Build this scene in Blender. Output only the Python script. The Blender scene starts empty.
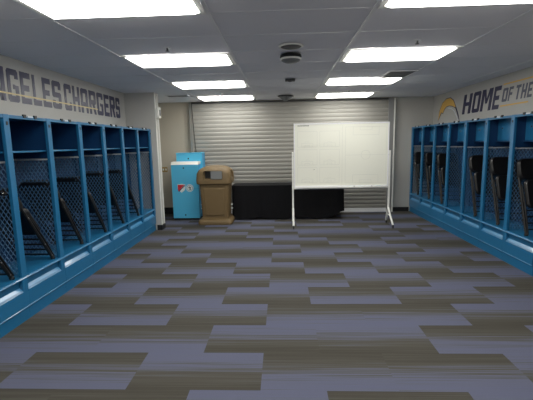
import bpy, bmesh, math, random
from mathutils import Vector, Matrix
random.seed(7)
C = bpy.context.scene.collection
PI = math.pi

# ------------------------------------------------------------------ materials
def srgb(c):
    return tuple(((v/255)/12.92 if v/255 <= .04045 else ((v/255+.055)/1.055)**2.4) for v in c)+(1,)
def mat(name, col, rough=.5, metal=0, noise=0, nscale=8, bump=0, bscale=60, spec=.5, coat=0, emit=None, es=0):
    m = bpy.data.materials.new(name); m.use_nodes = True
    nt = m.node_tree; N = nt.nodes; L = nt.links; b = N['Principled BSDF']
    c = srgb(col); b.inputs['Base Color'].default_value = c
    b.inputs['Roughness'].default_value = rough; b.inputs['Metallic'].default_value = metal
    b.inputs['Specular IOR Level'].default_value = spec
    b.inputs['Coat Weight'].default_value = coat
    tc = N.new('ShaderNodeTexCoord')
    nz = N.new('ShaderNodeTexNoise'); nz.inputs['Scale'].default_value = nscale; nz.inputs['Detail'].default_value = 4
    L.new(tc.outputs['Object'], nz.inputs['Vector'])
    mr = N.new('ShaderNodeMapRange'); mr.inputs['To Min'].default_value = 1-noise; mr.inputs['To Max'].default_value = 1+noise
    L.new(nz.outputs['Fac'], mr.inputs['Value'])
    mx = N.new('ShaderNodeVectorMath'); mx.operation = 'SCALE'; mx.inputs[0].default_value = c[:3]
    L.new(mr.outputs['Result'], mx.inputs['Scale']); L.new(mx.outputs['Vector'], b.inputs['Base Color'])
    if bump:
        n2 = N.new('ShaderNodeTexNoise'); n2.inputs['Scale'].default_value = bscale; n2.inputs['Detail'].default_value = 3
        L.new(tc.outputs['Object'], n2.inputs['Vector'])
        bp = N.new('ShaderNodeBump'); bp.inputs['Strength'].default_value = bump; bp.inputs['Distance'].default_value = .003
        L.new(n2.outputs['Fac'], bp.inputs['Height']); L.new(bp.outputs['Normal'], b.inputs['Normal'])
    if emit:
        b.inputs['Emission Color'].default_value = srgb(emit); b.inputs['Emission Strength'].default_value = es
    return m
M = dict(
 wall=mat('wall_paint', (184,182,177), .4, noise=.03, nscale=3, bump=.05, bscale=200, spec=.4),
 beige=mat('beige_wall_paint', (190,182,166), .6, noise=.03, nscale=3, bump=.05, bscale=200),
 rubber=mat('black_rubber_base', (24,25,28), .5, noise=.1),
 ceil=mat('ceiling_tile', (238,237,240), .9, noise=.05, nscale=90, bump=.3, bscale=250, spec=.2),
 grid=mat('ceiling_grid_metal', (232,232,234), .4, noise=.02),
 blue=mat('blue_locker_paint', (30,104,148), .33, noise=.05, nscale=4, spec=.5, coat=.15),
 blueshade=mat('blue_paint_shaded', (20,56,96), .38, noise=.06, nscale=4, spec=.4),  # same locker blue, with the interior shade put into the colour
 edge=mat('bare_rolled_edge', (205,212,220), .35, metal=.3, noise=.05),
 wire=mat('blue_mesh_wire', (84,124,162), .35, metal=.2, noise=.05),
 black=mat('black_plastic', (16,16,18), .45, noise=.1),
 vinyl=mat('black_vinyl', (16,15,16), .38, noise=.15, nscale=12),
 bframe=mat('black_steel_tube', (10,10,11), .5, metal=0, noise=.1),
 steel=mat('bright_steel', (215,215,212), .25, metal=.9, noise=.05),
 white=mat('white_enamel', (232,232,226), .35, noise=.02),
 board=mat('whiteboard_enamel', (236,236,224), .22, noise=.01, nscale=1.5, spec=.5),
 mark=mat('grey_pitch_line', (214,215,206), .5, noise=.05),
 navy=mat('navy_vinyl_letters', (26,28,72), .32, noise=.04, nscale=5, spec=.55),
 slate=mat('slate_vinyl_letters', (84,86,104), .42, noise=.04, nscale=5),
 gold=mat('gold_vinyl', (222,176,84), .42, noise=.05, nscale=6),
 pgold=mat('pale_gold_vinyl', (226,206,150), .4, noise=.05, nscale=6),
 shutter=mat('grey_shutter_slat', (146,144,138), .5, metal=0, noise=.04, nscale=2),
 guide=mat('grey_painted_steel', (132,132,132), .5, noise=.04),
 tan=mat('tan_moulded_plastic', (112,92,60), .6, noise=.07, nscale=25, bump=.3, bscale=120),
 turq=mat('turquoise_board', (88,190,232), .3, noise=.03, nscale=4, coat=.2),
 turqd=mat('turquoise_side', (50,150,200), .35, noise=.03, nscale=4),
 cloth=mat('black_table_cloth', (20,20,23), .85, noise=.15, nscale=20, bump=.3, bscale=300, spec=.2),
 grey=mat('grey_plastic', (120,122,122), .5, noise=.05),
 dgrey=mat('dark_grey_plastic', (62,62,64), .5, noise=.05),
 red=mat('red_print', (196,34,48), .5, noise=.05),
 print=mat('pale_print', (222,232,232), .5, noise=.03),
 brass=mat('brass_plate', (168,140,84), .35, metal=.5, noise=.05),
 ledge=mat('glossy_blue_ledge', (60,130,175), .3, noise=.03, nscale=4, spec=.9, coat=.4),
 lens=mat('light_lens', (255,255,255), .4, emit=(255,253,246), es=9.0),
)

def carpet_material():
    m = bpy.data.materials.new('striped_carpet_tile'); m.use_nodes = True
    nt = m.node_tree; N = nt.nodes; L = nt.links; b = N['Principled BSDF']
    b.inputs['Roughness'].default_value = .95; b.inputs['Specular IOR Level'].default_value = .12
    uv = N.new('ShaderNodeUVMap'); uv.uv_map = 'tile'
    sp = N.new('ShaderNodeSeparateXYZ'); L.new(uv.outputs['UV'], sp.inputs[0])
    def noise(sx, sy, sc, det):
        mp = N.new('ShaderNodeMapping'); mp.inputs['Scale'].default_value = (sx, sy, 1)
        L.new(uv.outputs['UV'], mp.inputs['Vector'])
        n = N.new('ShaderNodeTexNoise'); n.inputs['Scale'].default_value = sc; n.inputs['Detail'].default_value = det
        L.new(mp.outputs['Vector'], n.inputs['Vector']); return n.outputs['Fac']
    def mth(op, a, bb):
        n = N.new('ShaderNodeMath'); n.operation = op
        for i, v in enumerate((a, bb)):
            if isinstance(v, (int, float)): n.inputs[i].default_value = v
            else: L.new(v, n.inputs[i])
        return n.outputs[0]
    fr = mth('FRACT', sp.outputs['Y'], 0)
    streak = noise(.35, 14, 1, 3); fine = noise(1.2, 60, 1, 2)
    v = mth('ADD', fr, mth('MULTIPLY', mth('SUBTRACT', streak, .5), 1.0))
    v = mth('ADD', v, mth('MULTIPLY', mth('SUBTRACT', fine, .5), 1.1))
    r = N.new('ShaderNodeValToRGB'); L.new(v, r.inputs[0])
    e = r.color_ramp.elements
    e[0].position = .0; e[0].color = srgb((66,64,58))
    e[1].position = 1.0; e[1].color = srgb((88,91,111))
    for p, c in ((.38, (76,74,69)), (.5, (80,80,82)), (.68, (88,91,108))):
        x = e.new(p); x.color = srgb(c)
    pile = noise(300, 160, 1, 2)
    mx = N.new('ShaderNodeVectorMath'); mx.operation = 'SCALE'
    L.new(r.outputs['Color'], mx.inputs[0]); L.new(mth('ADD', mth('MULTIPLY', pile, .5), .75), mx.inputs['Scale'])
    L.new(mx.outputs['Vector'], b.inputs['Base Color'])
    bp = N.new('ShaderNodeBump'); bp.inputs['Strength'].default_value = .5; bp.inputs['Distance'].default_value = .003
    L.new(fine, bp.inputs['Height']); L.new(bp.outputs['Normal'], b.inputs['Normal'])
    return m
M['carpet'] = carpet_material()

# ------------------------------------------------------------------ helpers
def B(): return bmesh.new()
def box(bm, x0, x1, y0, y1, z0, z1):
    x0, x1 = min(x0,x1), max(x0,x1); y0, y1 = min(y0,y1), max(y0,y1); z0, z1 = min(z0,z1), max(z0,z1)
    v = [bm.verts.new(p) for p in ((x0,y0,z0),(x1,y0,z0),(x1,y1,z0),(x0,y1,z0),(x0,y0,z1),(x1,y0,z1),(x1,y1,z1),(x0,y1,z1))]
    for f in ((3,2,1,0),(4,5,6,7),(0,1,5,4),(1,2,6,5),(2,3,7,6),(3,0,4,7)): bm.faces.new([v[i] for i in f])
    return v
def prism(bm, pts, d, conv=lambda u, v, w: (u, v, w), w0=0.):
    a = [bm.verts.new(conv(u, v, w0)) for u, v in pts]; b = [bm.verts.new(conv(u, v, w0+d)) for u, v in pts]
    n = len(pts)
    bm.faces.new(a[::-1]); bm.faces.new(b)
    for i in range(n): bm.faces.new((a[i], a[(i+1) % n], b[(i+1) % n], b[i]))
def tube(bm, pts, r, n=8, closed=False):
    pts = [Vector(p) for p in pts]; rings = []; m = len(pts); prev = None
    for i, p in enumerate(pts):
        if closed: d = pts[(i+1) % m]-pts[i-1]
        else: d = pts[min(i+1, m-1)]-pts[max(i-1, 0)]
        d.normalize()
        if prev is None:
            a = Vector((0,0,1)) if abs(d.z) < .9 else Vector((1,0,0)); u = d.cross(a).normalized()
        else: u = (prev-d*prev.dot(d)).normalized()
        prev = u; w = d.cross(u)
        rings.append([bm.verts.new(p+(u*math.cos(t*2*PI/n)+w*math.sin(t*2*PI/n))*r) for t in range(n)])
    k = m if closed else m-1
    for i in range(k):
        A, D = rings[i], rings[(i+1) % m]
        for t in range(n): bm.faces.new((A[t], A[(t+1) % n], D[(t+1) % n], D[t]))
    if not closed:
        bm.faces.new(rings[0][::-1]); bm.faces.new(rings[-1])
def lathe(bm, prof, n=24, c=(0,0,0)):
    rings = []
    for r, z in prof:
        rings.append([bm.verts.new((c[0]+r*math.cos(2*PI*t/n), c[1]+r*math.sin(2*PI*t/n), c[2]+z)) for t in range(n)])
    for A, D in zip(rings, rings[1:]):
        for t in range(n): bm.faces.new((A[t], A[(t+1) % n], D[(t+1) % n], D[t]))
    bm.faces.new(rings[0][::-1]); bm.faces.new(rings[-1])
def rrect(hx, hy, r, k=5):
    o = []
    for sx, sy, a0 in ((1,1,0),(-1,1,90),(-1,-1,180),(1,-1,270)):
        for i in range(k+1):
            a = math.radians(a0+90*i/k); o.append((sx*(hx-r)+r*math.cos(a), sy*(hy-r)+r*math.sin(a)))
    return o
def loft(bm, secs, c=(0,0)):     # secs: (z, hx, hy, r)
    rings = [[bm.verts.new((c[0]+x, c[1]+y, z)) for x, y in rrect(hx, hy, r)] for z, hx, hy, r in secs]
    for A, D in zip(rings, rings[1:]):
        n = len(A)
        for t in range(n): bm.faces.new((A[t], A[(t+1) % n], D[(t+1) % n], D[t]))
    bm.faces.new(rings[0][::-1]); bm.faces.new(rings[-1])
def obj(name, bm, m, parent=None, bevel=0, smooth=False, loc=None):
    bmesh.ops.recalc_face_normals(bm, faces=bm.faces[:])
    me = bpy.data.meshes.new(name); bm.to_mesh(me); bm.free()
    me.materials.append(M[m] if isinstance(m, str) else m)
    if smooth:
        for p in me.polygons: p.use_smooth = True
    o = bpy.data.objects.new(name, me); C.objects.link(o)
    if loc: o.location = loc
    if parent: o.parent = parent
    if bevel:
        b = o.modifiers.new('bevel', 'BEVEL'); b.width = bevel; b.segments = 2; b.limit_method = 'ANGLE'; b.angle_limit = math.radians(40)
    if smooth:
        w = o.modifiers.new('wn', 'WEIGHTED_NORMAL'); w.keep_sharp = True
        try: me.set_sharp_from_angle(angle=math.radians(38))
        except Exception: pass
    return o
def tag(o, label, cat, group=None):
    o['label'] = label; o['category'] = cat
    if group: o['group'] = group
    return o
def thing(name, label, cat, loc=(0,0,0), rotz=0, group=None):
    o = bpy.data.objects.new(name, None); C.objects.link(o); o.empty_display_size = .1
    o.location = loc; o.rotation_euler = (0,0,rotz)
    return tag(o, label, cat, group)
def struct(name, bm, m, parent=None, **k):
    o = obj(name, bm, m, parent, **k)
    o['kind'] = 'structure'
    return o
def dup(o, parent=None):
    c = o.copy(); C.objects.link(c)
    if parent is not None: c.parent = parent
    for ch in list(o.children): dup(ch, c)
    return c

# ------------------------------------------------------------------ room
XL, XR, YF, YB, H = -2.90, 3.41, -2.0, 8.87, 2.59
W = .9144; D0 = 2.3072
# floor: half-lap carpet tiles, each with a dark and a light long side
pat = {0:'DDLDLL', 1:'LDLDDLL', 2:'DDLLDL', 3:'LDLDDLL', 4:'LDLDLD', 5:'LDLDLDL', 6:'LDLDLD', 7:'DLDLDLD', 8:'DLLDLD',
       9:'LDDLDLL', 10:'DLDLLDL', 11:'LDLDDLD', 12:'LDLDLD', 13:'DLDLDLL', 14:'LLDLDD'}
bm = B(); uvl = bm.loops.layers.uv.new('tile')
k = -10
while True:
    y1 = D0+k*W/2; y0 = y1-W/2
    if y0 >= YB: break
    y0c, y1c = max(y0, YF), min(y1, YB)
    if y1c > y0c:
        sx = -2.463 if k % 2 == 0 else -2.903
        for j in range(-1, 8):
            a = sx+j*W; c = a+W; ac, cc = max(a, XL), min(c, XR)
            if cc-ac < .01: continue
            s = pat.get(k, 'LDLDLDL' if (k//2) % 2 else 'DLDLDLL')
            t = s[j] if 0 <= j < len(s) else ('L' if j % 2 == 0 else 'D')
            far = 0.02 if t == 'D' else .98; near = 1-far
            vs = [bm.verts.new(p) for p in ((ac,y0c,0),(cc,y0c,0),(cc,y1c,0),(ac,y1c,0))]
            f = bm.faces.new(vs); off = random.randint(0, 40); oy = random.randint(0, 12)
            fy = lambda y: oy+near+(far-near)*(y-y0)/(y1-y0)
            for l in f.loops: l[uvl].uv = (l.vert.co.x+off, fy(l.vert.co.y))
    k += 1
fl = struct('floor', bm, 'carpet')
bm = B(); box(bm, XL-.12, XR+.12, YF-.12, YB+.12, -.15, -.004); struct('trim_1', bm, 'guide')

bm = B(); box(bm, XL-.12, XR+.12, YF-.12, YB+.12, H, H+.1); ce = struct('ceiling', bm, 'ceil')
bm = B(); gw = .014
xs = [-1.745-1.2192, -1.745, -.525, .695, 1.915, 3.135]
xs = [x for x in xs if XL < x < XR]
ys = [2.365-.61*i for i in range(8, 0, -1)]+[2.365+.61*i for i in range(0, 11)]
ys = [y for y in ys if YF < y < YB]
for x in xs: box(bm, x-gw, x+gw, YF, YB, H-.007, H+.01)
for y in ys: box(bm, XL, XR, y-gw*.8, y+gw*.8, H-.0015, H+.01)
struct('ceiling_grid', bm, 'grid', ce)

bm = B(); box(bm, XL-.12, XL, YF-.12, YB+.12, 0, H); struct('wall_left', bm, 'wall')
bm = B(); box(bm, XR, XR+.12, YF-.12, YB+.12, 0, H); struct('wall_right', bm, 'wall')
bm = B(); box(bm, XL, XR, YF-.12, YF, 0, H); struct('wall_front', bm, 'wall')
bm = B(); box(bm, XL, XR, YB, YB+.12, 0, H); struct('wall_back', bm, 'beige')
# short return wall that closes the left locker row, and the pier at the right of the shutter
bm = B(); box(bm, XL, -2.335, 7.125, 7.30, 0, H); struct('wall_left_return', bm, 'wall')
bm = B(); box(bm, -2.337, -2.325, 7.12, 7.145, .1, H-.005); box(bm, -2.337, -2.325, 7.28, 7.305, .1, H-.005); struct('trim_2', bm, 'white')
bm = B(); box(bm, 2.55, XR, 8.845, YB, 0, H); struct('wall_right_return', bm, 'wall')
bm = B(); box(bm, -2.42, -2.325, 7.111, 7.125, 0, .1); box(bm, -2.335, -2.322, 7.111, 7.312, 0, .1); struct('baseboard_left', bm, 'rubber')
bm = B(); box(bm, XL, -2.09, YB-.014, YB, 0, .15); box(bm, 2.55, 2.94, 8.831, 8.845, 0, .1); struct('baseboard_back', bm, 'rubber')
bm = B(); box(bm, XL, XL+.014, 7.30, YB-.014, 0, .15); struct('baseboard_side', bm, 'rubber')

# roller shutter
sh = thing('roller_shutter', 'wide grey corrugated roller shutter across the back wall', 'shutter', (.18, 8.80, 0))
bm = B(); x0, x1 = -2.03-.18, 2.40-.18; n = 27; zh = 2.54; ps = []
for i in range(n):
    zb = .09+(zh-.09)*i/n; p = (zh-.09)/n
    for t, y in ((0,.005),(.10,.001),(.3,-.003),(.55,-.005),(.8,-.003),(.93,.002)):
        ps.append((y, zb+p*t))
ps.append((.005, zh))
fr = [bm.verts.new((x0, y, z)) for y, z in ps]; fr2 = [bm.verts.new((x1, y, z)) for y, z in ps]
bk = [bm.verts.new((x0, .04, z)) for z in (.09, zh)]; bk2 = [bm.verts.new((x1, .04, z)) for z in (.09, zh)]
for i in range(len(ps)-1): bm.faces.new((fr[i], fr[i+1], fr2[i+1], fr2[i]))
bm.faces.new((bk[0], bk2[0], bk2[1], bk[1])); bm.faces.new((fr[-1], bk[1], bk2[1], fr2[-1])); bm.faces.new((fr[0], fr2[0], bk2[0], bk[0]))
obj('slat_curtain', bm, 'shutter', sh)
bm = B(); box(bm, x0, x1, -.022, .045, 0.001, .045); box(bm, x0, x1, -.01, .04, .045, .09); obj('bottom_bar', bm, 'grid', sh, bevel=.004)
bm = B(); box(bm, x0-.06, x0, -.04, .07, 0.001, 2.57); obj('guide_rail', bm, 'shutter', sh, bevel=.004)
bm = B(); box(bm, x1, x1+.12, -.04, .07, 0.001, 2.57); obj('guide_rail', bm, 'guide', sh, bevel=.004)
bm = B(); box(bm, x1+.12, x1+.15, -.045, .07, 0.001, 2.57); obj('jamb_edge', bm, 'white', sh, bevel=.003)
bm = B(); box(bm, x0, x1, -.02, .07, zh, 2.575); obj('head_box', bm, 'dgrey', sh, bevel=.004)
bm = B(); tube(bm, [(-2.02,8.735,2.56),(-2.0,8.725,2.1),(-1.965,8.715,1.55),(-1.945,8.71,1.3)], .009)
tag(obj('pull_cord', bm, 'black'), 'dark cord hanging slanted at the left edge of the roller shutter', 'cord')

# ------------------------------------------------------------------ lockers
DEP = .455
def make_locker(s, p, name_side, right):
    """s=+1: front faces +x (left row); s=-1: front faces -x. local y 0..p"""
    t = thing('open_locker', '', 'locker')
    X = lambda d: -s*d
    def bx(bm, d0, d1, y0, y1, z0, z1): box(bm, X(d0), X(d1), y0, y1, z0, z1)
    bm = B(); prof = [(.012,0),(.012,.128),(0,.134),(0,.29),(.034,.325),(.034,.398),(DEP,.398),(DEP,0)]
    prism(bm, prof, p, lambda u, v, w: (X(u), w, v)); obj('base', bm, 'blue', t, bevel=.002)
    bm = B(); prism(bm, [(-.002,.286),(.034,.328),(.034,.318),(.004,.284)], p-.076, lambda u, v, w: (X(u), w, v), .002); obj('ledge', bm, 'ledge', t)
    bm = B(); prism(bm, [(-.003,.129),(.002,.137),(.006,.137),(.006,.129)], p-.001, lambda u, v, w: (X(u), w, v), .0005); obj('base_highlight', bm, 'ledge', t)  # added ridge in lighter blue, draws the highlight along the base seam
    bm = B(); prism(bm, [(-.009,.412),(-.001,.426),(-.001,.404)], p-.001, lambda u, v, w: (X(u), w, v), .0005); obj('seat_highlight', bm, 'ledge', t)  # added ridge for the bright highlight along the seat edge
    bm = B(); bx(bm, -.004, DEP, 0, p, .398, .43); obj('seat', bm, 'blue', t, bevel=.006)
    bm = B(); sd = .14 if right else .05; bx(bm, sd, DEP-.01, -.028, p-.044, 1.580, 1.597); obj('shelf', bm, 'blueshade' if right else 'blue', t, bevel=.002)
    bm = B(); bx(bm, 0, .02, 0, p, 1.892, 1.922); bx(bm, .02, DEP, 0, p, 1.906, 1.922); obj('top_panel', bm, 'blue', t, bevel=.002)
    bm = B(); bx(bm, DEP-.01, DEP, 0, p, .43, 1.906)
    obj('back_panel', bm, 'blueshade', t)
    if right:
        bm = B(); bx(bm, .16, .17, -.028, p-.044, 1.60, 1.905); cb = obj('cubby_back', bm, 'blue', t)
        bm = B(); bx(bm, .154, .16, p-.17, p-.15, 1.76, 1.78); obj('screw', bm, 'steel', cb)
    def side(y):
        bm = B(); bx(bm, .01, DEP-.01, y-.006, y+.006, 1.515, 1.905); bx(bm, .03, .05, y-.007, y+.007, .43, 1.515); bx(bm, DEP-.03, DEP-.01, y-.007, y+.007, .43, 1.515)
        obj('side_panel', bm, 'blueshade', t)
        bm = B(); u0, u1, v0, v1 = .05, DEP-.03, .44, 1.50; dw, dh = .044, .066; hw = .0031
        k = dh/dw
        for sg in (1, -1):
            off = -2.
            c = (v0 - k*u1 if sg > 0 else v0 + k*u0)
            cmax = (v1 - k*u0 if sg > 0 else v1 + k*u1)
            while c < cmax:
                # line v = sg*k*u + c, clipped
                pts = []
                ua = (v0-c)/(sg*k); ub = (v1-c)/(sg*k); lo, hi = max(min(ua, ub), u0), min(max(ua, ub), u1)
                if hi-lo > .004:
                    dx, dz = 1, sg*k; l = math.hypot(dx, dz); nx, nz = -dz/l*hw, dx/l*hw
                    q = [(lo-nx, sg*k*lo+c-nz), (hi-nx, sg*k*hi+c-nz), (hi+nx, sg*k*hi+c+nz), (lo+nx, sg*k*lo+c+nz)]
                    prism(bm, q, .003, lambda u, v, w: (X(u), w, v), y-.0015)
                c += dh
        obj('mesh_panel', bm, 'wire', t)
        bm = B(); bx(bm, .03, DEP-.012, y-.010, y+.008, 1.492, 1.508); obj('mesh_rail', bm, 'edge', t)
        bm = B(); bx(bm, -.003, .03, y-.036, y+.036, .29, 1.925); pst = obj('post', bm, 'blue', t, bevel=.004)
        bm = B(); bx(bm, -.006, -.002, y-.010, y+.012, 1.83, 1.86); obj('lock_hole', bm, 'black', pst)
        bm = B(); tube(bm, [(X(.09), y-.006, 1.22),(X(.09), y-.035, 1.22),(X(.09), y-.045, 1.235)], .005); tube(bm, [(X(.09), y-.006, 1.20),(X(.09), y-.03, 1.19),(X(.09), y-.04, 1.20)], .004)
        obj('coat_hook', bm, 'steel', t)
    side(p-.036)
    bm = B(); bx(bm, -.006, .002, p*.5-.05, p*.5+.02, 1.912, 1.928); npz = obj('nameplate_holder', bm, 'edge', t)
    for yy in (p*.5-.10, p*.5+.06):
        bm = B(); bx(bm, -.008, .01, yy-.018, yy+.022, 1.908, 1.938); obj('clip', bm, 'black', npz, bevel=.002)
    return t, side
ordw = ['first','second','third','fourth','fifth','sixth','seventh']
pL = .6225; yL0 = 7.1125-pL*7
pR = .627; yR0 = 8.844-pR*7
occL = [1,1,1,1,1,1,0]; occR = [1,1,1,0,1,1,1]
def row(s, p, y0, x, sidew, occ, right):
    t, side = make_locker(s, p, sidew, right)
    out = [t]
    for i in range(1, 7): out.append(dup(t))
    for i, o in enumerate(out):
        o.location = (x, y0+p*i, 0)
        if right and i == 3: st = 'holding no chair'
        elif not right and i == 6: st = 'empty, against the wall return'
        else: st = 'holding a black chair'
        o['label'] = '%s blue open locker in the %s row, %s' % (ordw[i], sidew, st)
        o['category'] = 'locker'; o['group'] = 'lockers along the %s wall' % sidew
    # the nearest locker of the row also carries its own near post
    X = lambda d: -s*d
    bm = B(); box(bm, X(-.003), X(.03), -.072, 0, .29, 1.925); obj('post', bm, 'blue', t, bevel=.004)
    bm = B(); box(bm, X(.01), X(DEP-.01), -.042, -.030, .43, 1.905); obj('side_panel', bm, 'blueshade', t)
    return out
row(1, pL, yL0, -2.435, 'left', occL, False)
row(-1, pR, yR0, 2.95, 'right', occR, True)

# ------------------------------------------------------------------ folded chairs
def make_chair():
    t = thing('folding_chair', '', 'chair'); hw = .176
    bm = B(); pts = [(-hw, .012, .014), (-hw, .012, .84)]
    for i in range(7):
        a = PI-i*PI/2/6; pts.append((-hw+.06+.06*math.cos(a), .012, .88+.06*math.sin(a)))
    for i in range(7):
        a = PI/2-i*PI/2/6; pts.append((hw-.06+.06*math.cos(a), .012, .88+.06*math.sin(a)))
    pts += [(hw, .012, .84), (hw, .012, .014)]
    tube(bm, pts, .016, 10); obj('back_frame', bm, 'bframe', t, smooth=True)
    for sx in (-1, 1):
        bm = B(); tube(bm, [(sx*(hw-.004), -.014, .64), (sx*(hw-.004), -.03, .30), (sx*(hw-.004), -.018, .014)], .010, 8)
        obj('leg', bm, 'bframe', t, smooth=True)
        for z in (.07, .24, .62):
            bm = B(); box(bm, sx*(hw+.008), sx*(hw+.018), .006, .018, z-.006, z+.006)
            obj('pivot_screw', bm, 'steel', t)
    for z in (.08, .16, .24, .32):
        bm = B(); tube(bm, [(-hw, .014, z), (hw, .014, z)], .009); obj('crossbar', bm, 'bframe', t)
    def pad(name, z0, z1, hx, y0, y1, r):
        bm = B(); pts = rrect(hx, (z1-z0)/2, r, 6); zc = (z0+z1)/2
        secs = ((y0, .90), (y0+(y1-y0)*.25, .975), (y0+(y1-y0)*.6, 1.), (y1, .96))
        rings = [[bm.verts.new((x*f, y, zc+z*f)) for x, z in pts] for y, f in secs]
        for A, D in zip(rings, rings[1:]):
            for i in range(len(A)): bm.faces.new((A[i], A[(i+1) % len(A)], D[(i+1) % len(A)], D[i]))
        bm.faces.new(rings[0][::-1]); bm.faces.new(rings[-1])
        return obj(name, bm, 'vinyl', t, smooth=True)
    pad('backrest', .70, .985, .194, -.042, .038, .08)
    pad('seat', .33, .70, .166, -.085, -.03, .06)
    for x in (-hw, hw):
        bm = B(); lathe(bm, [(.019,0),(.021,.006),(.021,.03),(.017,.034)], 10, (x, .012, .0)); obj('rubber_foot', bm, 'black', t)
    return t
chair0 = make_chair(); used = False
def chair(loc, rotz, lean, label, group):
    global used
    o = chair0 if not used else dup(chair0)
    used = True
    o.rotation_mode = 'XYZ'
    o.matrix_world = Matrix.Translation(loc) @ Matrix.Rotation(rotz, 4, 'Z') @ Matrix.Rotation(-math.radians(lean), 4, 'X')
    o['label'] = label; o['group'] = group
for i in range(7):
    if occL[i]:
        # width runs into the locker; the top leans on the partition nearer the camera
        chair((-2.662, yL0+pL*i+.51+.02*[0,.5,-.4,.6,-.6,.3,0][i], .436), PI, 33+[0,.8,-.8,1,-1,.5,0][i],
              'black folded chair slanting inside the %s locker from the camera in the left row' % ordw[i], 'folded chairs in the left lockers')
for i in range(7):
    if occR[i]:
        chair((3.185, yR0+pR*(i+1)-.40, .436), 0, 18.5+[0,.6,-.5,0,.3,-.3,.2][i],
              'black padded folded chair standing in the %s locker from the camera in the right row' % ordw[i], 'folded chairs in the right lockers')

# ------------------------------------------------------------------ wall lettering
def glyph(ch, t=.30, s=.19, c=.12):
    R = lambda a, b, u, v: [(a, u), (b, u), (b, v), (a, v)]
    cb = c*.6
    vl = [(0, cb), (c, 0), (t, 0), (t, 1), (c, 1), (0, 1-cb)]          # left stem with both outer corners cut
    vr = [(1-u, v) for u, v in vl][::-1]
    top, bot, mid = R(t*.9, 1-t*.9, 1-s, 1), R(t*.9, 1-t*.9, 0, s), (1-s)/2
    g = {
     'N': [R(0,t,0,1), R(1-t,1,0,1), [(t*.6,1),(t*1.25,1),(1-t*.6,0),(1-t*1.25,0)][::-1]],
     'G': [vl, top, bot, [(1-t,1-s*1.5),(1,1-s*1.5),(1,1-cb),(1-c,1),(1-t,1)], [(1-t,0),(1-c,0),(1,cb),(1,.52),(1-t,.52)], R(.5,1-t,.40,.54)],
     'C': [vl, top, bot, [(1-t,1-s*1.7),(1,1-s*1.7),(1,1-cb),(1-c,1),(1-t,1)], [(1-t,0),(1-c,0),(1,cb),(1,s*1.7),(1-t,s*1.7)]],
     'E': [R(0,t,0,1), R(t,1,0,s), R(t,1,1-s,1), R(t,.85,mid,mid+s)],
     'F': [R(0,t,0,1), R(t,1,1-s,1), R(t,.85,mid,mid+s)],
     'L': [R(0,t,0,1), R(t,1,0,s)],
     'S': [[(0,mid+s*.3),(c,mid),(t,mid),(t,1),(c,1),(0,1-cb)], top, R(t*.9,1-t*.9,mid,mid+s), bot, [(1-t,0),(1-c,0),(1,cb),(1,mid+s*.7),(1-c,mid+s),(1-t,mid+s)],
           [(1-t,1-s*1.6),(1,1-s*1.6),(1,1-cb),(1-c,1),(1-t,1)], [(0,cb),(c,0),(t,0),(t,s*1.6),(0,s*1.6)]],
     'H': [R(0,t,0,1), R(1-t,1,0,1), R(t,1-t,mid,mid+s)],
     'A': [[(0,0),(t,0),(t,1),(c,1),(0,1-cb)], [(1-t,0),(1,0),(1,1-cb),(1-c,1),(1-t,1)], top, R(t,1-t,.26,.26+s)],
     'R': [R(0,t,0,1), top, R(t,1-t*.9,.42,.42+s), [(1-t,.42),(1-c,.42),(1,.5),(1,1-cb),(1-c,1),(1-t,1)], [(.42,.45),(.75,.45),(1,0),(1-t,0)]],
     'O': [vl, vr, top, bot],
     'M': [R(0,t*.8,0,1), R(1-t*.8,1,0,1), [(t*.5,1),(t*1.1,1),(.58,.34),(.42,.34)][::-1], [(1-t*1.1,1),(1-t*.5,1),(.58,.34),(.42,.34)][::-1]],
     'T': [R(0,1,1-s,1), R(.5-t/2,.5+t/2,0,1-s)],
    }
    return g[ch]
def letter(ch, side, ya, yb, z0, z1, m, parent, shear=0, dy=0, dz=0, thick=.003):
    bm = B()
    for poly in glyph(ch):
        pts = []
        for u, v in poly:
            y = ya+(yb-ya)*u; z = z0+(z1-z0)*v
            y += (shear*v)*(1 if yb > ya else -1)
            pts.append((y, z))
        if side < 0: prism(bm, pts, thick, lambda u, v, w: (XL+w-parent.location.x, u-parent.location.y, v-parent.location.z), .0)
        else: prism(bm, pts, thick, lambda u, v, w: (XR-w-parent.location.x, u-parent.location.y, v-parent.location.z), .0)
    o = obj('letter_'+ch.lower(), bm, m, parent)
    return o
tl = thing('wall_lettering', 'large navy block lettering reading GELES CHARGERS above the left lockers', 'lettering', (XL, 5.3, 2.1))
for ch, a, b in [('N',3.82,4.02),('G',4.06,4.235),('E',4.27,4.44),('L',4.48,4.63),('E',4.665,4.83),('S',4.865,5.055),
                 ('C',5.135,5.305),('H',5.345,5.525),('A',5.56,5.76),('R',5.80,6.01),('G',6.045,6.25),('E',6.29,6.47),('R',6.50,6.70),('S',6.735,6.90)]:
    letter(ch, -1, a, b, 2.12, 2.47, 'navy', tl)
bm = B(); box(bm, .0, .0045, 3.72-5.3, 6.05-5.3, 2.198-2.1, 2.214-2.1); obj('gold_line', bm, 'pgold', tl)
tr = thing('wall_lettering', 'slanted navy and slate lettering reading HOME OF THE above the right lockers', 'lettering', (XR, 6.4, 2.1))
for ch, a, b in [('H',7.46,7.15),('O',7.10,6.85),('M',6.81,6.48),('E',6.44,6.25)]:
    letter(ch, 1, a, b, 2.09, 2.44, 'navy', tr, shear=.07)
for ch, a, b in [('O',6.17,6.04),('F',6.01,5.91),('T',5.84,5.73),('H',5.70,5.59),('E',5.56,5.46)]:
    letter(ch, 1, a, b, 2.185, 2.385, 'slate', tr, shear=.04)
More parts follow.
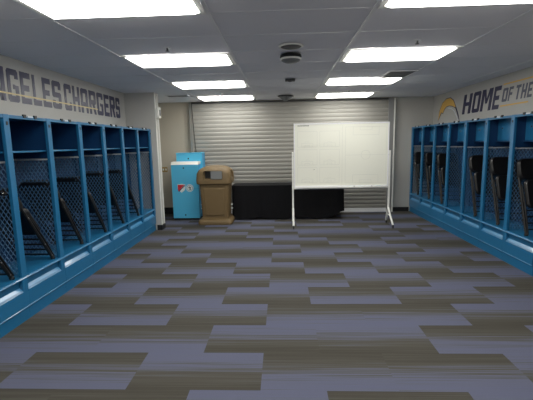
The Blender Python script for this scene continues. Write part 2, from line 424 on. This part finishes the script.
bm = B(); box(bm, -.003, 0, 5.52-6.4, 6.2-6.4, 2.117-2.1, 2.137-2.1); box(bm, -.003, 0, 4.6-6.4, 6.14-6.4, 2.435-2.1, 2.455-2.1); obj('gold_line', bm, 'gold', tr)
# bolt emblem
lg = thing('wall_emblem', 'gold lightning bolt arch emblem with navy outline beside the word HOME', 'emblem', (XR, 8.05, 2.2))
gold = [(8.554,2.033),(8.50,2.23),(8.356,2.39),(8.175,2.457),(7.994,2.456),(7.848,2.394),(7.73,2.253),(7.80,2.262),(7.869,2.288),(8.028,2.312),(8.175,2.30),(8.263,2.251),(8.33,2.18),(8.405,2.205),(8.47,2.13)]
cx = sum(p[0] for p in gold)/len(gold)
def emb(name, pts, m, w):
    bm = B(); prism(bm, pts, w, lambda u, v, q: (-q, u-8.05, v-2.2), 0); 
    bmesh.ops.triangulate(bm, faces=bm.faces[:]); obj(name, bm, m, lg)
def grow(pts, d):
    o = []; n = len(pts); A = sum(pts[i][0]*pts[(i+1) % n][1]-pts[(i+1) % n][0]*pts[i][1] for i in range(n)); sg = 1 if A > 0 else -1
    for i in range(n):
        p, q, r = Vector(pts[i-1]), Vector(pts[i]), Vector(pts[(i+1) % n])
        a = (q-p).normalized(); b = (r-q).normalized(); n1 = Vector((a.y, -a.x))*sg; n2 = Vector((b.y, -b.x))*sg
        m_ = n1+n2
        m_ = m_/max(.6, m_.length_squared/1.0)*1.0 if m_.length > 0 else n1
        o.append(tuple(q+m_*d*1.2))
    return o
emb('outline_shape', grow(gold, .022), 'navy', .002)
emb('bolt_shape', gold, 'gold', .0035)
emb('outline_tail', [(7.74,2.285),(7.69,2.23),(7.612,2.12),(7.548,1.999),(7.575,1.999),(7.655,2.115),(7.74,2.225),(7.79,2.25)], 'navy', .0022)
emb('pale_tail', [(8.08,2.270),(7.95,2.256),(7.80,2.200),(7.68,2.095),(7.60,1.985),(7.612,1.985),(7.70,2.09),(7.81,2.186),(7.95,2.240),(8.08,2.256)], 'edge', .0026)  # pale printed line below the bolt

# ------------------------------------------------------------------ ceiling fixtures
def make_light():
    t = thing('ceiling_light', '', 'ceiling light')
    bm = B(); w, d = 1.2192/2-.014, .61/2-.012
    for a in ((-w, w, -d, -d+.038), (-w, w, d-.038, d), (-w, -w+.043, -d+.038, d-.038), (w-.043, w, -d+.038, d-.038)): box(bm, *a, -.008, 0)
    obj('frame', bm, 'white', t, bevel=.002)
    bm = B(); w -= .045; d -= .04; top = [(-w,-d,-.002),(w,-d,-.002),(w,d,-.002),(-w,d,-.002)]; i = .03
    bot = [(-w+i,-d+i,-.026),(w-i,-d+i,-.026),(w-i,d-i,-.026),(-w+i,d-i,-.026)]
    a = [bm.verts.new(p) for p in top]; b = [bm.verts.new(p) for p in bot]
    bm.faces.new(b[::-1]); bm.faces.new(a)
    for q in range(4): bm.faces.new((a[q], b[q], b[(q+1) % 4], a[(q+1) % 4]))
    obj('lens', bm, 'lens', t)
    return t
l0 = make_light(); first = True
rows_y = [-.99, .84, 2.67, 4.50, 6.33, 8.16]
for j, y in enumerate(rows_y):
    for x, sw in ((-1.135, 'left'), (1.305, 'right')):
        if y < 1: wd = 'behind the camera, %s' % ('far back' if j == 0 else 'just overhead')
        else: wd = '%s from the camera' % ordw[j-2]
        o = l0 if first else dup(l0); first = False
        o.location = (x, y, H-.0065)
        if y < 1: o['label'] = 'lit rectangular ceiling light in the %s column %s' % (sw, wd)
        else: o['label'] = 'lit rectangular ceiling light, %s in the %s column' % (wd, sw)
        o['group'] = 'rectangular ceiling lights'
def vent(cx, cy, w, d, label):
    t = thing('ceiling_vent', label, 'vent', (cx, cy, H-.0065))
    bm = B()
    for a in ((-w, w, -d, -d+.025), (-w, w, d-.025, d), (-w, -w+.025, -d+.025, d-.025), (w-.025, w, -d+.025, d-.025)): box(bm, *a, -.012, 0)
    obj('frame', bm, 'grid', t)
    bm = B(); box(bm, -w+.026, w-.026, -d+.026, d-.026, -.002, 0); obj('backing', bm, 'dgrey', t)
    bm = B(); n = max(3, int(2*d/.05))
    for i in range(n):
        y = -d+.03+(2*d-.06)*(i+.5)/n; box(bm, -w+.026, w-.026, y-.008, y+.008, -.009, -.004)
    obj('louvre', bm, 'grey', t)
vent(1.70, 5.79, .20, .29, 'grey louvred air vent in the ceiling beside the third right light')
vent(-2.03, 7.62, .22, .12, 'small louvred air vent in the ceiling near the left wall return')
t = thing('ceiling_speaker', 'flat round grey ceiling speaker with a pale rim, nearest on the centre strip', 'speaker', (.11, 3.99, H-.0065))
bm = B(); lathe(bm, [(.125,0),(.125,-.006),(.118,-.012),(.105,-.012),(.105,-.001)][::-1], 32); obj('rim', bm, 'white', t, smooth=True)
bm = B(); lathe(bm, [(.104,-.001),(.104,-.008),(.06,-.014),(.002,-.016)][::-1], 32); obj('grille', bm, 'dgrey', t, smooth=True)
t = thing('dome_camera', 'round dome camera hanging from the ceiling with shadow-painted collar and pale bowl', 'camera', (.115, 4.36, H-.0065))
bm = B(); lathe(bm, [(.095,0),(.115,-.008),(.12,-.03),(.112,-.04)][::-1], 32); obj('collar', bm, 'black', t, smooth=True)  # black ring paints the shadow gap at the ceiling
bm = B(); lathe(bm, [(.106,-.04),(.108,-.055),(.098,-.072),(.07,-.084),(.03,-.09),(.002,-.091)][::-1], 32); obj('bowl', bm, 'grey', t, smooth=True)
bm = B(); lathe(bm, [(.110,-.040),(.1145,-.044),(.1145,-.056),(.109,-.06)][::-1], 32); obj('bowl_rim', bm, 'white', t, smooth=True)
t = thing('ceiling_sensor', 'small dark square sensor box on the ceiling centre strip', 'sensor', (.145, 6.0, H-.0065))
bm = B(); box(bm, -.075, .075, -.06, .06, -.028, 0); obj('housing', bm, 'dgrey', t, bevel=.008)
bm = B(); lathe(bm, [(.03,-.028),(.028,-.036),(.01,-.04)][::-1], 16); obj('eye', bm, 'black', t)
t = thing('ceiling_cone', 'dark inverted cone fitting hanging from the ceiling by the shutter', 'ceiling fitting', (.10, 8.05, H-.0065))
bm = B(); lathe(bm, [(.16,0),(.165,-.014),(.15,-.022)][::-1], 28); obj('mounting_plate', bm, 'dgrey', t, smooth=True)
bm = B(); lathe(bm, [(.145,-.022),(.10,-.055),(.05,-.095),(.02,-.11),(.003,-.112)][::-1], 28); obj('cone', bm, 'grey', t, smooth=True)
def sprinkler(x, y, label):
    t = thing('fire_sprinkler', label, 'sprinkler', (x, y, H-.0005), 0, 'fire sprinklers in the ceiling')
    bm = B(); lathe(bm, [(.032,0),(.03,-.005),(.012,-.008)][::-1], 16); obj('escutcheon', bm, 'grid', t)
    bm = B(); lathe(bm, [(.008,-.008),(.008,-.03),(.02,-.034),(.02,-.037)][::-1], 12); obj('head', bm, 'dgrey', t)
sprinkler(-1.126, 3.93, 'small sprinkler between the first and second left ceiling lights')
sprinkler(1.33, 3.93, 'small sprinkler between the first and second right ceiling lights')
sprinkler(-1.13, 7.52, 'small sprinkler just before the farthest left ceiling light')
sprinkler(1.30, 7.52, 'small sprinkler just before the farthest right ceiling light')

# exit light on wall return and brass switch on the recess wall
t = thing('wall_unit', 'small white alarm box high on the end of the left wall return', 'alarm', (-2.325, 7.21, 2.13))
bm = B(); box(bm, 0, .055, -.07, .07, 0, .2); obj('housing', bm, 'white', t, bevel=.008)
bm = B(); box(bm, .055, .062, -.035, .035, .04, .15); obj('front_lens', bm, 'grey', t, bevel=.003)
t = thing('wall_switch', 'brass double switch plate on the beige wall left of the turquoise cabinets', 'light switch', (-2.755, YB, 1.0))
bm = B(); box(bm, -.065, .065, -.007, 0, 0, .115); obj('plate', bm, 'brass', t, bevel=.003)
for sx in (-.03, .03):
    bm = B(); box(bm, sx-.012, sx+.012, -.016, -.007, .035, .08); obj('toggle', bm, 'print', t, bevel=.002)

# ------------------------------------------------------------------ turquoise cabinets
def cabinet(x0, x1, y0, y1, h, label, front):
    cx, cy = (x0+x1)/2, (y0+y1)/2; hw, hd = (x1-x0)/2, (y1-y0)/2
    t = thing('storage_cabinet', label, 'cabinet', (cx, cy, 0))
    bm = B(); box(bm, -hw+.02, hw-.02, -hd+.02, hd-.02, 0, .04); obj('plinth', bm, 'black', t)
    bm = B(); box(bm, -hw, hw, -hd+.012, hd, .04, h-(.06 if front else .02)); obj('body', bm, 'turqd', t, bevel=.006)
    zs = h*.545
    bm = B(); box(bm, -hw, hw, -hd, -hd+.011, .04, zs-.003); obj('door', bm, 'turq', t, bevel=.003)
    bm = B(); box(bm, -hw, hw, -hd, -hd+.011, zs+.003, h-(.06 if front else .02)); obj('door', bm, 'turq', t, bevel=.003)
    bm = B()
    if front: prism(bm, [(-hd-.004, h-.06), (-hd+.05, h), (hd, h), (hd, h-.06)], 2*hw+.008, lambda u, v, w: (w-hw-.004, u, v))
    else: box(bm, -hw-.004, hw+.004, -hd-.004, hd, h-.02, h)
    o_ = obj('lid', bm, 'turq' if not front else 'white', t, bevel=.004)
    if front: o_['label'] = 'white sloping lid'
    for z in ((h-.13), .11):
        bm = B(); prism(bm, [(.016*math.cos(a*PI/6), z+.016*math.sin(a*PI/6)) for a in range(12)], .006, lambda u, v, w: (u-.02, -hd-w, v), 0)
        obj('lock', bm, 'black', t)
    return t, hd
t, hd = cabinet(-2.375, -1.795, 8.08, 8.36, 1.262, 'short turquoise cabinet with white lid and two round badges', True)
def badge(cxl, zc, r, m, w0, w1, name, parent, pts=None):
    bm = B(); q = pts or [(cxl+r*math.cos(a*PI/12), zc+r*math.sin(a*PI/12)) for a in range(24)]
    prism(bm, q, w1-w0, lambda u, v, w: (u, -hd-w, v), w0); return obj(name, bm, m, parent)
shield = lambda cx, cz, s: [(cx+u*s, cz+v*s) for u, v in ((-1,.95),(0,1.1),(1,.95),(1,0),(.75,-.6),(0,-1.15),(-.75,-.6),(-1,0))]
b1 = badge(0,0,0,'print',.0002,.002,'crest_badge',t, shield(-.085,.70,.085))
badge(0,0,0,'red',.002,.0032,'crest_red_field',b1, [(-.16,.772),(-.015,.772),(-.155,.63),(-.163,.70)])
badge(0,0,0,'navy',.0032,.0042,'crest_stripe',b1, [(-.15,.635),(-.015,.765),(-.005,.75),(-.14,.62)])
b2 = badge(.095,.70,.082,'print',.0002,.002,'round_badge',t)
badge(.095,.70,.066,'turqd',.002,.003,'badge_ring',b2); badge(.095,.70,.058,'print',.003,.004,'badge_disc',b2)
badge(0,0,0,'grey',.004,.005,'badge_figure',b2, [(.06,.72),(.10,.735),(.125,.715),(.115,.69),(.125,.665),(.085,.655),(.095,.69)])
cabinet(-2.33, -1.75, 8.37, 8.66, 1.452, 'taller turquoise cabinet standing behind the short one', False)

# ------------------------------------------------------------------ tan waste bin
wb = thing('waste_bin', 'tan moulded waste bin with domed hood beside the turquoise cabinets', 'bin', (-1.375, 7.86, 0))
bm = B(); loft(bm, [(0,.345,.33,.07),(.05,.35,.335,.075),(.085,.335,.32,.08),(.11,.29,.28,.08)]); obj('plinth', bm, 'tan', wb, bevel=.006, smooth=True)
bm = B(); loft(bm, [(.11,.275,.265,.06),(.14,.27,.26,.06),(.80,.30,.285,.06),(.835,.31,.30,.06)]); obj('body', bm, 'tan', wb, smooth=True)
bm = B(); loft(bm, [(.18,.20,.27,.03),(.74,.225,.29,.03)]); bmesh.ops.translate(bm, verts=bm.verts[:], vec=(0,-.006,0)); obj('front_panel', bm, 'tan', wb, bevel=.01, smooth=True)
bm = B(); loft(bm, [(.825,.325,.315,.07),(.84,.35,.335,.08),(.90,.358,.34,.09),(1.04,.345,.33,.10),(1.10,.318,.305,.11),(1.145,.27,.26,.12),(1.175,.20,.19,.11),(1.188,.12,.11,.09)])
hood = obj('hood', bm, 'tan', wb, smooth=True)
bm = B(); box(bm, -.20, .19, -.45, -.20, .92, 1.10); box(bm, .20, .5, -.12, .12, .945, 1.095)
bmesh.ops.bevel(bm, geom=bm.edges[:], offset=.02, segments=2, affect='EDGES')
cut = obj('cut', bm, 'black'); cut.location = wb.location
bo = hood.modifiers.new('b', 'BOOLEAN'); bo.object = cut; bo.operation = 'DIFFERENCE'; bo.solver = 'EXACT'
bpy.context.view_layer.update()
dg = bpy.context.evaluated_depsgraph_get(); me = bpy.data.meshes.new_from_object(hood.evaluated_get(dg))
hood.modifiers.clear(); hood.data = me; me.materials.clear(); me.materials.append(M['tan'])
for p in me.polygons: p.material_index = 0
bpy.data.objects.remove(cut)
bm = B(); box(bm, -.19, .18, -.215, -.205, .925, 1.095); box(bm, .205, .215, -.11, .11, .95, 1.09); obj('cavity_shade', bm, 'black', wb)  # black sheets stand in for the shade inside the hood openings
bm = B(); v = box(bm, -.05, .18, -.312, -.30, .93, 1.09); obj('flap', bm, 'grey', wb, bevel=.004)
bm = B()
for x in (-.335, .30):
    for z in (.10+.19, .10+.27): box(bm, x, x+.035, -.02, .02, z-.012, z+.012)
obj('hinge', bm, 'print', wb, bevel=.003)

# ------------------------------------------------------------------ table with black cloth
ft = thing('folding_table', 'long folding table hidden under a black cloth, one leg showing', 'table', (.12, 8.30, 0))
bm = B(); box(bm, -1.17, 1.17, -.27, .27, .70, .735); obj('tabletop', bm, 'grey', ft, bevel=.004)
for sx in (-1, 1):
    for sy in (-.2, .2):
        bm = B(); tube(bm, [(sx*.86, sy, .70), (sx*.86, sy, .004)], .014); obj('leg', bm, 'dgrey', ft)
    bm = B(); tube(bm, [(sx*.86, -.2, .22), (sx*.86, .2, .22)], .01); obj('crossbar', bm, 'dgrey', ft)
bm = B(); hx, hy = 1.19, .29; per = []
N_ = 150
def perim(s):       # around a rectangle with slightly rounded corners
    pts = rrect(hx, hy, .02, 3); pts.append(pts[0]); Ls = [math.dist(pts[i], pts[i+1]) for i in range(len(pts)-1)]
    d = s*sum(Ls)
    for i, l in enumerate(Ls):
        if d <= l or i == len(Ls)-1:
            f = min(1, d/l); a, b = pts[i], pts[i+1]; x, y = a[0]+(b[0]-a[0])*f, a[1]+(b[1]-a[1])*f
            nx, ny = (b[1]-a[1])/l, -(b[0]-a[0])/l
            return x, y, nx, ny
        d -= l
rows = [.742,.735,.66,.5,.34,.18,.05]; rings = []
for ri, z in enumerate(rows):
    ring = []
    f = max(0, (.735-z)/.7)
    for i in range(N_):
        x, y, nx, ny = perim(i/N_)
        a = i/N_*2*PI
        wv = (.010*math.sin(a*23)+.008*math.sin(a*41+1)+.012*math.sin(a*9+2))*f
        zz = z
        if ri == len(rows)-1: zz = .03+.02*math.sin(a*7)+.01*math.sin(a*17)
        if x > .85 and f > 0: zz += .13*f*(x-.85)/.34*f
        ring.append(bm.verts.new((x+nx*(wv+.012*f), y+ny*(wv+.012*f), zz)))
    rings.append(ring)
for A, D in zip(rings, rings[1:]):
    for i in range(N_): bm.faces.new((A[i], A[(i+1) % N_], D[(i+1) % N_], D[i]))
bm.faces.new(rings[0])
tc = obj('tablecloth', bm, 'cloth', smooth=True); tc.location = (.12, 8.30, 0)
tag(tc, 'black cloth draped over the long table in front of the shutter', 'tablecloth')

# ------------------------------------------------------------------ whiteboard
wbx0, wbx1, wy = .235, 2.02, 7.30
wt = thing('whiteboard', 'wide white rolling whiteboard printed with faint football pitches', 'whiteboard', ((wbx0+wbx1)/2, wy, 0))
hw = (wbx1-wbx0)/2
bm = B(); box(bm, -hw+.02, hw-.02, -.012, .012, .80, 1.955); obj('board', bm, 'board', wt)
bm = B()
for a in ((-hw, hw, .765, .80), (-hw, hw, 1.955, 1.98), (-hw, -hw+.022, .80, 1.955), (hw-.022, hw, .80, 1.955)): box(bm, a[0], a[1], -.018, .018, a[2], a[3])
obj('frame', bm, 'grid', wt, bevel=.003)
bm = B(); box(bm, -hw+.04, hw-.04, -.085, -.018, .762, .772); box(bm, -hw+.04, hw-.04, -.09, -.085, .762, .786); obj('tray', bm, 'white', wt, bevel=.002)
for sx in (-1, 1):
    px = sx*(hw+.022)
    bm = B(); box(bm, px-.016, px+.016, -.016, .016, .33, 1.45); obj('upright', bm, 'white', wt, bevel=.004)
    bm = B(); tube(bm, [(px-sx*.034, 0, 1.37), (px+sx*.03, 0, 1.37)], .012); obj('pivot_knob', bm, 'grey', wt)
    f = B()
    fx = .03 if sx > 0 else 0.
    for sy in (-1, 1): tube(f, [(px, sy*.012, .36), (px+fx*.4, sy*.13, .20), (px+fx, sy*.235, .065)], .019)
    tube(f, [(px+fx*.4, -.11, .215), (px+fx*.4, .11, .215)], .013)
    ft_ = obj('foot', f, 'white', wt, smooth=True)
    for sy in (-1, 1):
        x, y = px+fx, sy*.235
        bm = B(); box(bm, x-.012, x+.012, y-.02, y+.02, .04, .066); lathe_c = bm
        prism(bm, [(.027*math.cos(a*PI/8), .028+.027*math.sin(a*PI/8)) for a in range(16)], .018, lambda u, v, w: (x+w-.009, y+u, v))
        obj('caster', bm, 'black', ft_)
bm = B(); box(bm, -hw, hw, -.01, .01, .735, .762); obj('lower_rail', bm, 'white', wt, bevel=.003)
# printed pitches
bm = B(); lw = .0028; Y0 = -.0128
def line(x0, z0, x1, z1): box(bm, min(x0,x1)-lw, max(x0,x1)+lw, Y0, Y0+.001, min(z0,z1)-lw, max(z0,z1)+lw)
def rect(x0, x1, z0, z1): line(x0,z0,x1,z0); line(x0,z1,x1,z1); line(x0,z0,x0,z1); line(x1,z0,x1,z1)
def circ(cx, cz, r):
    for i in range(24):
        a = i*PI/12; b = a+PI/12
        q = [(cx+(r-lw)*math.cos(a), cz+(r-lw)*math.sin(a)), (cx+(r+lw)*math.cos(a), cz+(r+lw)*math.sin(a)), (cx+(r+lw)*math.cos(b), cz+(r+lw)*math.sin(b)), (cx+(r-lw)*math.cos(b), cz+(r-lw)*math.sin(b))]
        prism(bm, q, .001, lambda u, v, w: (u, Y0+w, v))
xm = .02
line(xm, .83, xm, 1.93)
rect(.08, hw-.05, .85, 1.90); line(.08, 1.375, hw-.05, 1.375); circ((.08+hw-.05)/2, 1.375, .085)
mc = (.08+hw-.05)/2
for z, s in ((.85,1),(1.90,-1)):
    rect(mc-.24, mc+.24, min(z,z+s*.15), max(z,z+s*.15)); rect(mc-.11, mc+.11, min(z,z+s*.06), max(z,z+s*.06))
for ci, xa in enumerate((-hw+.07, -hw+.07+.42)):
    for zi in range(3):
        za = .86+zi*.34; rect(xa, xa+.37, za, za+.29)
        rect(xa+.08, xa+.29, za, za+.07); rect(xa+.14, xa+.23, za, za+.03)
        q = [(xa+.185+.05*math.cos(a*PI/8), za+.07+.03*math.sin(a*PI/8)) for a in range(9)]
        for a, b in zip(q, q[1:]): prism(bm, [a, b, (b[0], b[1]-.004), (a[0], a[1]-.004)], .001, lambda u, v, w: (u, Y0+w, v))
obj('pitch_marking', bm, 'mark', wt)
bm = B(); x = -hw+.075
for w_ in (.014,.01,.016,.012,.02,.014,.024,.018,.022,.02):
    box(bm, x, x+w_, -.0135, -.012, 1.928, 1.942); x += w_+.0045
obj('maker_print', bm, 'dgrey', wt)
bm = B(); box(bm, -hw+.378, -hw+.39, -.016, -.012, 1.105, 1.117); obj('ink_dot', bm, 'dgrey', wt)
cxw = (wbx0+wbx1)/2
for i, (x, m, c) in enumerate(((1.33,'dgrey','dark grey'),(1.50,'print','white'),(1.66,'navy','navy'))):
    t = thing('marker_pen', '%s marker pen lying on the whiteboard tray' % c, 'marker', (x, wy-.045, .7725), 0, 'marker pens on the tray')
    bm = B(); tube(bm, [(-.055,0,.009),(.03,0,.009)], .009, 10); obj('barrel', bm, 'print', t, smooth=True)
    bm = B(); tube(bm, [(.031,0,.009),(.06,0,.009)], .0092, 10); obj('cap', bm, m, t, smooth=True)
t = thing('board_eraser', 'small pale eraser block on the right of the whiteboard tray', 'eraser', (1.82, wy-.05, .7725))
bm = B(); box(bm, -.05, .05, -.022, .022, 0, .012); obj('felt', bm, 'dgrey', t)
bm = B(); box(bm, -.05, .05, -.022, .022, .0125, .03); obj('grip', bm, 'print', t, bevel=.004)

# ------------------------------------------------------------------ camera
R_ = Vector((0.9990766, 0.03862768, -0.01881068)); U_ = Vector((0.01287987, 0.14841191, 0.98884175)); F_ = Vector((-0.04098839, 0.98817094, -0.14777735))
cd = bpy.data.cameras.new('camera'); co = bpy.data.objects.new('camera', cd); C.objects.link(co)
mw = Matrix(((R_.x, U_.x, -F_.x, 0), (R_.y, U_.y, -F_.y, 0), (R_.z, U_.z, -F_.z, 1.6257), (0,0,0,1)))
co.matrix_world = mw
cd.sensor_fit = 'HORIZONTAL'; cd.sensor_width = 36; cd.lens = 379.75/533*36; cd.clip_start = .05; cd.clip_end = 100
bpy.context.scene.camera = co
w = bpy.data.worlds.new('world'); bpy.context.scene.world = w; w.use_nodes = True
w.node_tree.nodes['Background'].inputs[0].default_value = (.02,.02,.022,1)
sc = bpy.context.scene
sc.view_settings.view_transform = 'Standard'; sc.view_settings.look = 'None'; sc.view_settings.gamma = 1; sc.view_settings.use_curve_mapping = False
sc.view_settings.exposure = .6
